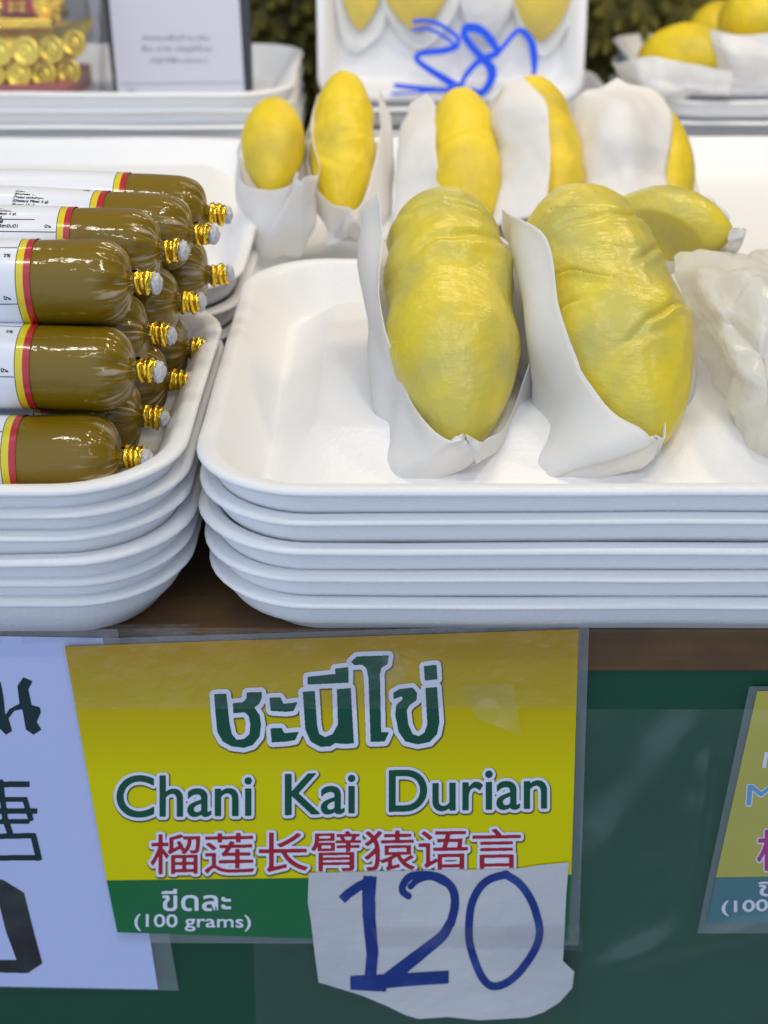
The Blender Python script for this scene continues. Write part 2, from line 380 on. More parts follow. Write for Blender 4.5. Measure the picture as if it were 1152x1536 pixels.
g = 'white foam trays stacked on the table'
stack(-.0705, .272, .380, .632, .073, ['white foam tray under the two big durian pods, topmost of its stack']+[f'white foam tray {n} in the stack under the two big durian pods' for n in nth[1:]],
      offs=[(0, 0), (.0004, .0002), (-.0008, -.0006), (.0004, 0), (.0014, .0008)], group=g)
stack(-.330, -.0735, .380, .572, .073, ['white foam tray holding the mustard paste rolls, topmost of its stack']+[f'white foam tray {n} in the stack under the paste rolls' for n in ['second from the top', 'third from the top', 'fourth from the top', 'fifth from the top', 'bottom']],
      dz=.0096, offs=[(0, 0), (.0006, .0006), (-.0004, .0004), (.0012, -.0008), (-.0006, .0012), (-.0014, .0022)], group=g, plat=0, ins=.018)
stack(-.40, -.072, .585, .905, .071, ['empty white foam tray behind the paste rolls, topmost of its stack', 'white foam tray just below the empty tray behind the paste rolls', 'white foam tray lowest under the empty tray behind the paste rolls'], dz=.014, group=g)
stack(-.082, .42, .648, .99, .052, ['white foam tray holding the smaller wrapped durian pods', 'white foam tray beneath the tray of smaller wrapped durian pods'], dz=.013, group=g, plat=0)
stack(-.45, -.066, .915, 1.12, .099, [f'white foam tray {n} in the stack before the payment card' for n in ('topmost', 'second from the top', 'third from the top', 'fourth from the top', 'bottom')], dz=.0115, group=g, plat=0)
stack(.205, .50, 1.0, 1.22, .092, [f'white foam tray {n} in the stack under the far durian pods' for n in ('topmost', 'second from the top', 'bottom')], dz=.016, group=g, plat=0)
stack(-.05, .19, 1.02, 1.20, .066, ['white foam tray flat under the upright film wrapped tray', 'white foam tray lowest under the upright film wrapped tray'], dz=.018, group=g, plat=0)

# ================================================================== durian pods
def pod_me(F, T, R, flat=.92, lobes=(), creases=(), sk=1.0, e=.62, bend=0, nz=1, sd=0, e2=None, fine=False, facet=None, segs=None):
    nt_, na = (220, 150) if fine else (110, 96); a = T-F; L = a.length; a.normalize()
    side = a.cross(Vector((0, 0, 1))).normalized(); up = side.cross(a).normalized(); rows = []
    for i in range(nt_+1):
        t = i/nt_; t = .5-.5*math.cos(PI*t)
        w2 = min(max((t-.25)/.5, 0), 1); r0 = R*max(math.sin(PI*t**sk), 0)**(e+((e2 or e)-e)*w2*w2*(3-2*w2)); base = r0
        row = []
        for j in range(na):
            ph = 2*PI*j/na; s_, c_ = math.sin(ph), math.cos(ph)
            if segs:
                tt = t+.022*s_*math.sin(9*t+sd)+.02*c_; q = sum(max(am*am*(1-((tt-tc)/wd)**2), 0)**8 for tc, wd, am in segs)
                r0 = min(R*q**(1/16), base*1.06)
            r = r0*(1+.03*nz*noise.noise((t*4+sd, c_*1.3, s_*1.3))+.018*nz*noise.noise((t*11+sd, c_*3, s_*3+5))+.007*nz*noise.noise((t*30+sd, c_*6, s_*6+5)))
            for (tc, wd, am) in lobes: r *= 1+am*math.exp(-((t-tc+.02*s_)/wd)**2)
            for (tc, slope, wd, dp, p0, pw) in creases:
                dph = math.atan2(math.sin(ph-p0), math.cos(ph-p0)); x = t-tc-slope*dph-.02*noise.noise((ph*2.2, sd+tc*9, 1))
                m = math.exp(-(dph/pw)**2)
                r -= R*dp*m*(math.exp(-(x/wd)**2)-.55*math.exp(-((x-2.2*wd)/(1.5*wd))**2))*(r0/R)
            if facet: r = min(r, facet[1]*R/max(math.cos(ph-facet[0]), .05))
            c = F+a*(L*t)+up*(bend*L*4*t*(1-t))
            row.append(c+side*(r*s_)+up*(r*c_*flat))
        rows.append(row)
    return fix(grid_me('durian_pod', rows, True))
def pod(F, T, Rpx, label, m='pod', **kw):
    f, t = at(*F), at(*T); mid = (f+t)/2; dep = (mid-Vector((0, 0, CAM_H))).dot(Vector((0, CP, -SP)))
    return tag(link('durian_pod', pod_me(f, t, Rpx*dep/FPX, **kw), M[m], smooth=True), label, 'durian')
pod((662, 303, .555), (692, 672, .431), 101, 'plump yellow durian pod at the front with a smooth blunt upper end', sk=.90, e=.38, e2=.52, fine=True, segs=[(.13, .22, .91), (.36, .24, .98), (.66, .40, 1.0)],
    creases=[(.33, .05, .020, .09, -.2, 1.5), (.17, -.03, .020, .06, .3, 1.2), (.47, .02, .03, .03, .8, .7), (.8, .02, .03, .02, -.3, .6)], sd=3)
pod((852, 300, .565), (982, 668, .431), 112, 'wrinkled yellow durian pod at the front with creased skin beside the paper packet', sk=.90, e=.44, e2=.58, fine=True, segs=[(.10, .28, .86), (.36, .32, .98), (.62, .42, 1.0)],
    creases=[(.29, .03, .016, .09, .1, 1.1), (.50, -.14, .006, .15, .55, .45), (.66, .14, .010, .09, -.5, .5), (.58, -.06, .008, .08, 1.0, .4), (.19, .10, .006, .14, .7, .35), (.23, -.10, .006, .10, .45, .3), (.76, .05, .016, .05, .2, .5), (.42, .2, .012, .06, -.6, .4)], nz=1.6, sd=11)
pod((900, 318, .625), (1100, 352, .575), 50, 'durian pod lying sideways, pointed tip to the right, behind the wrinkled pod', sk=1.15, e=.66, flat=1.1, facet=(1.95, .62), sd=17)
pod((412, 152, .775), (408, 290, .705), 48, 'small smooth durian pod in paper, leftmost of the back row', 'pod_pale', e=.55, sk=.95, sd=23)
pod((517, 112, .785), (512, 330, .70), 48, 'long narrow durian pod standing in paper under the upright film wrapped tray', 'pod_pale', e=.42, segs=[(.22, .34, .97), (.55, .36, 1), (.8, .34, .95)], creases=[(.55, .05, .02, .05, 0, 1.2), (.7, -.1, .02, .05, .5, .6)], nz=2, sd=29)
pod((690, 140, .785), (708, 345, .685), 52, 'yellow durian pod directly behind the blunt front pod, paper on its left', 'pod_pale', e=.40, segs=[(.25, .46, .98), (.62, .5, 1)], creases=[(.45, .05, .02, .07, 0, 1.2), (.2, -.02, .02, .05, .2, .8)], sd=31)
pod((796, 120, .79), (846, 330, .695), 50, 'yellow durian pod half hidden behind a tall white paper flap, below the blue scribble', 'pod_pale', e=.42, segs=[(.2, .36, .94), (.5, .42, 1), (.8, .4, .96)], creases=[(.16, .03, .02, .1, .4, .8), (.4, .0, .02, .06, .8, .8)], sd=37)
pod((962, 150, .805), (1010, 325, .71), 52, 'yellow durian pod mostly covered by a broad white paper sheet, rightmost of the back row', 'pod_pale', e=.5, creases=[(.6, .03, .02, .05, .8, .8)], sd=41)
# behind, on the far tray
pod((962, 95, 1.09), (1088, 80, 1.02), 50, 'round yellow durian pod in paper at the left end of the far tray', 'pod_pale', e=.5, flat=1.0, sd=43)
pod((1035, 48, 1.17), (1120, 36, 1.14), 42, 'yellow durian pod resting behind the others on the far tray', 'pod_pale', e=.5, sd=47)
pod((1085, 34, 1.11), (1210, 25, 1.05), 62, 'yellow durian pod at the picture edge on the far tray, over white paper', 'pod_pale', e=.5, sd=53)

# ================================================================== paper round the pods
def net(ctrl, name, label, cat='paper wrap', m='paper', slope=.15, nfold=18, wid=(.006, .022), sd=0, nu=46, nv=56, fold=0):
    C = [[at(*p) for p in r] for r in ctrl]; rows = []
    for i in range(nu+1):
        u = i/nu; cols = [cr([C[s][c] for s in range(len(C))], u) for c in range(len(C[0]))]
        rows.append([cr(cols, j/nv) for j in range(nv+1)])
    rg = random.Random(sd); folds = []
    for _ in range(nfold):
        c = rows[rg.randrange(nu+1)][rg.randrange(nv+1)]; n_ = Vector((rg.gauss(0, 1), rg.gauss(0, .5), rg.gauss(0, 1))).normalized()
        folds.append((n_, c.dot(n_), rg.uniform(*wid), slope*rg.choice((-1, 1))*rg.uniform(.4, 1)))
    new = []
    for i in range(nu+1):
        new.append([])
        for j in range(nv+1):
            p = rows[i][j]; q = p*38+Vector((sd*3.7, 0, 0))
            d = .0003*noise.noise(q*2)
            fade = min(1, (1-i/nu)*4+.05)
            for n_, c_, w_, sl in folds:
                x = abs(p.dot(n_)-c_+.0012*noise.noise(p*60))
                if x < w_: d += sl*(w_-x)*fade
            a = rows[min(i+1, nu)][j]-rows[max(i-1, 0)][j]; b = rows[i][min(j+1, nv)]-rows[i][max(j-1, 0)]
            n = a.cross(b); n = n.normalized() if n.length > 1e-12 else Vector((0, -1, 0))
            new[i].append(p+n*d)
    rows = new
    o = link(name, grid_me(name, rows), M[m], smooth=True)
    s = o.modifiers.new('thickness', 'SOLIDIFY'); s.thickness = .00022; s.offset = 0
    return tag(o, label, cat)
net([[(580, 288, .530), (558, 330, .548), (640, 385, .56), (752, 370, .560), (738, 350, .570)],
     [(590, 392, .503), (547, 432, .512), (640, 520, .53), (790, 452, .525), (786, 420, .515)],
     [(584, 500, .473), (549, 540, .484), (650, 640, .485), (796, 580, .49), (786, 520, .482)],
     [(616, 596, .449), (572, 648, .457), (655, 700, .452), (768, 640, .472), (772, 578, .468)],
     [(660, 645, .4285), (588, 695, .438), (640, 716, .430), (735, 672, .444), (742, 636, .444)],
     [(696, 660, .4223), (603, 710, .4280), (645, 714, .4255), (700, 690, .427), (716, 652, .4235)],
     [(700, 662, .4215), (612, 715, .4250), (650, 716, .4240), (695, 695, .425), (711, 659, .4222)],
     [(702, 664, .4205), (704, 666, .4205), (706, 667, .4205), (708, 666, .4205), (709, 663, .4205)]],
    'paper_wrap', 'white paper cradling the blunt plump front pod, open at the tip', sd=1)
net([[(756, 312, .540), (764, 360, .555), (850, 430, .565), (1010, 420, .57), (985, 400, .585)],
     [(822, 352, .494), (783, 420, .508), (850, 560, .53), (1030, 500, .54), (1015, 470, .550)],
     [(841, 455, .468), (795, 520, .478), (880, 650, .49), (1034, 560, .50), (1028, 520, .495)],
     [(872, 550, .449), (796, 625, .472), (880, 710, .455), (1015, 640, .47), (1016, 590, .465)],
     [(922, 618, .434), (805, 690, .440), (880, 720, .428), (985, 680, .440), (1003, 618, .444)],
     [(970, 650, .4225), (826, 712, .4270), (880, 717, .425), (965, 690, .427), (992, 648, .4240)],
     [(980, 656, .4215), (832, 717, .4250), (890, 719, .4235), (965, 694, .4245), (988, 655, .4222)],
     [(982, 658, .4205), (984, 660, .4205), (985, 661, .4205), (986, 660, .4205), (988, 656, .4205)]],
    'paper_wrap', 'white paper folded along the left side of the wrinkled front pod', sd=2)
net([[(1000, 282, .635), (1040, 290, .645), (1085, 300, .650), (1100, 310, .645)],
     [(1052, 300, .60), (1080, 300, .615), (1098, 315, .625), (1104, 330, .62)],
     [(1060, 392, .588), (1080, 386, .580), (1100, 372, .574), (1104, 345, .572)],
     [(1000, 402, .61), (1040, 402, .600), (1085, 390, .586), (1106, 350, .569)]],
    'paper_wrap', 'cream paper corner holding the sideways pod with the pointed tip', sd=4)
net([[(358, 200, .760), (352, 230, .775), (400, 250, .79), (470, 210, .775), (474, 140, .775)],
     [(360, 272, .715), (362, 310, .735), (410, 330, .74), (468, 300, .735), (462, 200, .735)],
     [(415, 284, .692), (385, 340, .700), (420, 360, .70), (462, 350, .70), (464, 262, .70)],
     [(452, 262, .688), (398, 372, .690), (425, 374, .688), (455, 374, .688), (468, 262, .694)],
     [(446, 268, .684), (448, 270, .684), (450, 271, .684), (453, 270, .684), (456, 265, .684)]],
    'paper_wrap', 'white paper round the small smooth pod, leftmost of the back row', sd=5)
net([[(468, 175, .765), (462, 220, .775), (520, 250, .80), (585, 190, .78), (578, 132, .785)],
     [(466, 262, .715), (470, 300, .730), (520, 330, .745), (598, 290, .74), (574, 210, .74)],
     [(488, 308, .690), (478, 345, .700), (520, 365, .70), (600, 340, .71), (560, 290, .70)],
     [(520, 320, .682), (486, 372, .690), (525, 376, .688), (575, 374, .690), (545, 314, .686)],
     [(517, 322, .680), (519, 324, .680), (521, 325, .680), (523, 324, .680), (525, 321, .680)]],
    'paper_wrap', 'white paper round the long narrow pod, open down the front', sd=6)
net([[(640, 140, .80), (612, 165, .80), (680, 220, .81), (756, 190, .80), (744, 170, .80)],
     [(655, 165, .765), (600, 205, .77), (680, 260, .78), (760, 260, .765), (752, 230, .765)],
     [(656, 240, .72), (592, 270, .73), (680, 330, .73), (762, 320, .73), (752, 290, .73)],
     [(662, 310, .69), (588, 345, .70), (680, 372, .70), (758, 360, .70), (752, 340, .70)]],
    'paper_wrap', 'white paper standing along the left of the pod behind the blunt front pod', sd=7)
net([[(786, 118, .762), (745, 128, .772), (738, 180, .82), (860, 170, .82), (872, 150, .81)],
     [(822, 160, .728), (742, 170, .745), (735, 230, .78), (870, 230, .78), (884, 200, .78)],
     [(822, 222, .702), (746, 240, .720), (745, 310, .74), (880, 300, .745), (882, 280, .745)],
     [(818, 320, .668), (735, 345, .680), (770, 380, .69), (870, 370, .69), (880, 350, .69)]],
    'paper_wrap', 'tall white paper flap in front of the half hidden pod below the scribble', sd=8, slope=.2)
net([[(925, 124, .80), (876, 148, .79), (862, 170, .82), (960, 220, .83), (1020, 200, .82)],
     [(998, 160, .765), (930, 165, .745), (866, 205, .775), (930, 260, .80), (1045, 260, .79)],
     [(1000, 240, .728), (930, 245, .712), (868, 262, .735), (930, 300, .75), (1048, 300, .74)],
     [(1004, 296, .70), (935, 310, .690), (872, 310, .705), (930, 330, .71), (1040, 320, .71)]],
    'paper_wrap', 'broad white paper sheet over the rightmost pod of the back row', sd=9, slope=.2)
net([[(918, 92, 1.05), (930, 118, 1.07), (965, 140, 1.08), (1000, 140, 1.10), (1000, 60, 1.13)],
     [(970, 88, 1.015), (965, 118, 1.01), (1000, 142, 1.01), (1060, 140, 1.08), (1060, 60, 1.12)],
     [(1040, 96, .995), (1035, 122, .995), (1040, 142, 1.0), (1080, 140, 1.06), (1100, 60, 1.10)],
     [(1100, 108, .99), (1098, 128, .99), (1095, 142, .995), (1105, 140, 1.04), (1110, 80, 1.09)]],
    'paper_wrap', 'white paper cup round the round pod at the left end of the far tray', sd=12, slope=.2)
net([[(1062, 44, 1.02), (1070, 80, 1.015), (1080, 130, 1.02)],
     [(1100, 52, 1.00), (1105, 90, .995), (1110, 132, 1.0)],
     [(1160, 48, .995), (1165, 90, .99), (1165, 132, .995)],
     [(1220, 40, 1.0), (1225, 90, 1.0), (1225, 132, 1.0)]],
    'paper_wrap', 'white paper under the pod at the picture edge on the far tray', sd=13, slope=.2)
# the crumpled packet at the right edge
net([[(1008, 392, .560), (1075, 378, .58), (1160, 374, .60), (1240, 380, .60)],
     [(1022, 440, .530), (1070, 420, .510), (1160, 415, .505), (1240, 430, .52)],
     [(1050, 520, .500), (1085, 490, .470), (1165, 480, .462), (1250, 500, .49)],
     [(1085, 600, .475), (1110, 570, .447), (1170, 560, .438), (1260, 580, .46)],
     [(1108, 655, .455), (1125, 640, .437), (1175, 640, .428), (1265, 650, .45)],
     [(1098, 692, .447), (1125, 700, .440), (1180, 706, .437), (1270, 700, .45)]],
    'paper_packet', 'crumpled shiny white paper packet on the front tray at the picture edge', m='tissue', sd=20, slope=.24, nfold=70, wid=(.002, .010), nu=150, nv=150)

# ================================================================== upright wrapped tray with the scribble
RT = .26
p0 = at(676, 152, 1.03); tilt = math.radians(78)
wt = empty('wrapped_tray', p0); wt.rotation_euler = (tilt, 0, 0)
tag(wt, 'film wrapped foam tray of durian pods standing upright, blue scribble on its film', 'tray')
seed += 1
tw = 398*((p0-Vector((0, 0, CAM_H))).dot(Vector((0, CP, -SP))))/FPX/2
o = link('tray_body', tray_me(-tw, tw, 0, .30, H=.022, rr=.018, ins=.016, plat=0, seed=seed), M['foam'], wt, True)
nrm = Matrix.Rotation(tilt, 3, 'X') @ Vector((0, 0, 1))
Rm = (Matrix.Translation(p0) @ Matrix.Rotation(tilt, 4, 'X')); Ri = Rm.inverted()
def ontray(px, py, h): return Ri @ on_plane(px, py, p0+nrm*h, nrm)
for i, (a, b, r, sk) in enumerate((((545, -110), (540, 46), 26, 1.1), ((620, -110), (628, 48), 44, 1.0), ((815, -110), (812, 62), 40, 1.0), ((722, -130), (724, 8), 32, 1.0))):
    f, t = ontray(*a, -.004), ontray(*b, -.012)
    o = link('durian_pod', pod_me(f, t, r*1.13/FPX, flat=.35, sk=sk, e=.7, sd=60+i), M['pod_pale'], smooth=True); o.matrix_world = Rm
    tag(o, ['narrow durian pod tip under film at the left of the upright tray', 'wide durian pod under film above the start of the blue scribble', 'durian pod under film at the right of the upright tray, a glint beside it', 'durian pod just showing under film at the top middle of the upright tray'][i], 'durian')
def tray_paper(pts, h, label, sd):
    C = [[ontray(px, py, hh) for px, py, hh in r] for r in pts]; rows = []
    for i in range(31):
        cols = [cr([C[s][c] for s in range(len(C))], i/30) for c in range(len(C[0]))]
        rows.append([cr(cols, j/30) for j in range(31)])
    for r in rows:
        for p in r: p.z += .002*abs(noise.noise(p*60+Vector((sd, 0, 0))))
    o = link('paper_wrap', grid_me('paper_wrap', rows), M['paper'], smooth=True); o.matrix_world = Rm; tag(o, label, 'paper wrap')
    s = o.modifiers.new('thickness', 'SOLIDIFY'); s.thickness = .0003
tray_paper([[(498, -120, -.012), (540, -120, -.017), (590, -120, -.012)], [(505, 20, -.010), (540, 40, -.017), (578, 30, -.010)], [(520, 75, -.015), (535, 80, -.016), (550, 72, -.015)]], 0, 'white paper under the narrow pod in the upright tray', 1)
tray_paper([[(560, -120, -.012), (625, -120, -.018), (690, -120, -.012)], [(572, 0, -.008), (625, 55, -.017), (690, 0, -.008)], [(605, 62, -.013), (630, 72, -.015), (655, 62, -.013)]], 0, 'white paper under the wide pod above the scribble', 2)
tray_paper([[(680, -120, -.010), (725, -120, -.010), (775, -120, -.010)], [(690, 0, -.008), (722, 10, -.006), (770, 0, -.008)], [(710, 55, -.012), (730, 62, -.012), (748, 50, -.012)]], 0, 'white paper between the two wide pods in the upright tray', 3)
tray_paper([[(765, -120, -.012), (815, -120, -.017), (862, -120, -.012)], [(770, 10, -.008), (815, 60, -.016), (862, 10, -.008)], [(800, 78, -.014), (815, 84, -.015), (832, 74, -.014)]], 0, 'white paper under the pod at the right of the upright tray', 4)
rows = [[Vector((-tw+.003+(2*tw-.006)*i/40, .003+.294*j/50, .0012+.0012*noise.noise((i*.23, j*.12, 3)))) for i in range(41)] for j in range(51)]
link('film', grid_me('film', rows), M['film_wrap'], wt, True)
k = Ink(470, 20, 830, 150, 2)
S = lambda pts: [(600+x/4.8, y/4.8) for x, y in pts]
for pts, w in (([(100, 155), (200, 150), (300, 185), (400, 255), (420, 300), (400, 345), (300, 375), (170, 385), (120, 410), (150, 450), (260, 520), (400, 600), (440, 640)], 5),
               ([(100, 212), (190, 205), (280, 240), (370, 300), (385, 330), (300, 355), (170, 370), (115, 400), (125, 445), (220, 520), (340, 600), (400, 640)], 4),
               ([(430, 630), (470, 550), (560, 455), (680, 400), (700, 350), (640, 250), (560, 190), (480, 185), (460, 230), (520, 320), (600, 410), (670, 480), (675, 560), (620, 650), (560, 680), (450, 640), (300, 645), (100, 630), (-30, 615)], 5.5),
               ([(440, 615), (480, 530), (570, 430), (690, 375), (660, 320), (590, 240), (500, 215), (450, 250), (500, 330), (580, 420), (640, 500), (640, 580), (590, 655), (520, 650)], 5.5),
               ([(690, 400), (740, 340), (820, 245), (870, 215), (920, 250), (960, 320), (975, 420), (960, 560)], 5.5),
               ([(870, 225), (930, 300), (950, 400), (965, 540)], 4),
               ([(420, 650), (250, 655), (50, 670), (-60, 672)], 2.4)):
    k.stroke(S(pts), w*1.3, True)
o = link('marker_scribble', k.mesh('marker_scribble', lambda x, y: ontray(x, y, .0040)), M['scribble'], wt)

# ================================================================== spiky durians behind
def husk(c, r, label, sd, n=900):
    random.seed(sd); bm = bmesh.new(); bmesh.ops.create_icosphere(bm, subdivisions=4, radius=r*.94)
    for v in bm.verts: v.co *= 1+.05*noise.noise(v.co*18)
    for i in range(n):
        z = 1-2*(i+.5)/n; a = i*2.399963; q = math.sqrt(1-z*z)
        d = Vector((q*math.cos(a), q*math.sin(a), z)); d = (d+Vector((random.gauss(0, .02), random.gauss(0, .02), random.gauss(0, .02)))).normalized()
        t = d.orthogonal().normalized(); b = d.cross(t); h = r*(1.09+random.uniform(0, .06)); w = r*.062
        tip = bm.verts.new(d*h+t*random.uniform(-.01, .01)*r*3)
        ring = [bm.verts.new((d*r*.93)+(t*math.cos(2*PI*s/6)+b*math.sin(2*PI*s/6))*w) for s in range(6)]
        for s in range(6): bm.faces.new((ring[s], ring[(s+1) % 6], tip))
    for v in bm.verts: v.co.z *= 1.15
    me = bpy.data.meshes.new('whole_durian'); bm.to_mesh(me); bm.free()
    o = link('whole_durian', me, M['husk']); o.location = c; return tag(o, label, 'durian')
husk(at(425, 10, 1.36), .135, 'whole spiky brown green durian between the payment card and the upright tray', 3)
husk(at(930, -10, 1.36), .145, 'whole spiky brown green durian right of the upright tray, behind the far tray of pods', 4)
husk(at(1190, -60, 1.42), .13, 'whole spiky durian at the picture edge behind the far pods', 5)

# ================================================================== payment card stand
Yc = 1.0
cs = empty('card_stand', at(270, 160, Yc))
tag(cs, 'white payment card in a dark edged stand at the back', 'card stand')
def vslab(name, px, m, Y, t, root, dy=.03):
    pts = [at(x, y, Y+dy*(150-y)/200) for x, y in px]
    return kid(link(name, slab(name, pts, t), m), root)
vslab('backing', [(148, -60), (372, -60), (379, 158), (173, 158)], M['dark_edge'], Yc+.002, .010, cs)
vslab('card', [(158, -60), (355, -60), (368, 156), (178, 156)], M['card'], Yc, .0015, cs)
def cardpt(x, y): return at(x, y, Yc-.0007+.03*(150-y)/200)
k = Ink(200, 40, 330, 120, 3)
for body, q in (('สแกนเพื่อชำระเงิน', [(213, 51), (314, 51), (314, 60), (213, 60)]), ('ชื่อ นาย บัญชีร้าน', [(212, 67), (317, 67), (317, 78), (212, 78)]), ('บัญชี 048-x-xxxxx-x', [(225, 85), (312, 85), (312, 95), (225, 95)])):
    k.text(body, q)
kid(link('lettering', k.mesh('lettering', cardpt), M['grey_text']), cs)
k = Ink(180, 120, 370, 148, 3); k.poly([(180, 125), (366, 123), (366, 124), (180, 126)]); k.text('v.', [(192, 133), (206, 133), (206, 142), (192, 142)])
kid(link('lettering', k.mesh('lettering', cardpt), M['grey_text']), cs)

# ================================================================== golden ingot ornament
Yg = 1.0
gi = empty('ingot_ornament', at(40, 150, Yg)); tag(gi, 'shiny gold ingot ornament covered with coins, red block on top', 'ornament')
rows = []
prof = [(135, 150), (122, 150), (100, 148), (60, 148), (0, 148), (-60, 148)]
for i in range(41):
    v = i/40; y = 40+v*100; row = []
    for j in range(49):
        u = -1+2*j/48; x = -25+u*(160-v*46+ (8*abs(u)**6)*(1-v))
        yy = y-(26*max(0, abs(u)-.35)**1.6)*(1-v)
        row.append(at(x, yy, Yg+.05*(u*u)-.01*math.sin(PI*v)))
    rows.append(row)
o = kid(link('ingot_body', grid_me('ingot_body', rows), M['gold_soft'], smooth=True), gi)
s = o.modifiers.new('thickness', 'SOLIDIFY'); s.thickness = .004; s.offset = 1
def disc(px, py, R, Y, name='coin'):
    c = at(px, py, Y); n = Vector((-.1, -1, .25)).normalized(); t = n.orthogonal().normalized(); b = n.cross(t); rr = R*1.06*Y/FPX; rows = []
    for r, h in ((0.02, .0), (.14, .0), (.18, .0012), (.3, .0014), (.36, .0002), (.62, .0002), (.68, .0016), (.80, .0030), (.93, .0030), (1, .0016), (1, -.003)):
        rows.append([c+(t*math.cos(2*PI*i/32)+b*math.sin(2*PI*i/32))*rr*r+n*h*.5 for i in range(32)])
    return kid(link(name, fix(grid_me(name, rows, True)), M['gold_soft'], smooth=True), gi)
for px, py, R, u in ((-2, 78, 19, 0), (38, 77, 19, 0), (76, 74, 18, .01), (110, 65, 17, .025), (-10, 113, 17, 0), (28, 112, 18, 0), (65, 111, 18, .008), (102, 107, 17, .02)):
    disc(px, py, R, Yg-.0125+u)
rows = [[at(-25+q*(u), 42-16*max(0, abs(u/160)-.35)**1.5+4*math.sin(a)-2, Yg-.012+.05*(u/160)**2+.006*math.cos(a)) for a in [2*PI*w/10 for w in range(10)]] for u in range(-150, 156, 6) for q in (1,)]
kid(link('ingot_rim', fix(grid_me('ingot_rim', rows, True)), M['gold'], smooth=True), gi)
def blob(px, py, Y, rx, ry, rz, m, name, sd, am=.25):
    bm = bmesh.new(); bmesh.ops.create_icosphere(bm, subdivisions=4, radius=1)
    for v in bm.verts:
        d = 1+am*noise.noise(v.co*2.6+Vector((sd, 0, 0)))+am*.5*noise.noise(v.co*6+Vector((sd, 3, 0)))
        v.co = Vector((v.co.x*rx*d, v.co.y*ry*d, v.co.z*rz*d))
    me = bpy.data.meshes.new(name); bm.to_mesh(me); bm.free(); o = link(name, me, m, smooth=True); o.location = at(px, py, Y); return kid(o, gi) if False else o
for i, (px, py, rx) in enumerate(((70, 18, .011), (66, 2, .014), (-4, 12, .010), (60, -22, .02), (78, -8, .008))):
    o = blob(px, py, Yg+.01, rx, .012, rx*1.1, M['gold'], 'gold_nugget', i*3.3); kid(o, gi)
a = at(5, 24, Yg-.002); b = at(44, -40, Yg-.002)
o = kid(link('red_block', box_me('red_block', a.x, b.x, a.y, a.y+.03, a.z, b.z, .002), M['red_box']), gi)
k = Ink(8, -10, 42, 24, 3)
for ln in ([(12, 6), (38, 6)], [(12, 14), (38, 14)], [(16, 0), (16, 20)], [(34, 0), (34, 20)]): k.stroke(ln, 2.2)
kid(link('block_trim', k.mesh('block_trim', lambda x, y: at(x, y, Yg-.004)), M['gold']), gi)
a = at(-120, 24, Yg); b = at(84, 40, Yg)
kid(link('ledge', box_me('ledge', a.x, b.x, Yg-.012, Yg+.05, b.z, a.z, .002), M['gold']), gi)
a = at(-150, 128, Yg-.02); b = at(104, 160, Yg-.02)
kid(link('base_plate', box_me('base_plate', a.x, b.x, Yg-.02, Yg+.07, b.z, a.z, .002), M['pink']), gi)
a = at(-150, -80, Yg-.03); b = at(150, 150, Yg-.03)
o = kid(link('clear_case', box_me('clear_case', a.x, b.x, Yg-.032, Yg+.08, b.z, a.z, .004), M['clear_block']), gi)

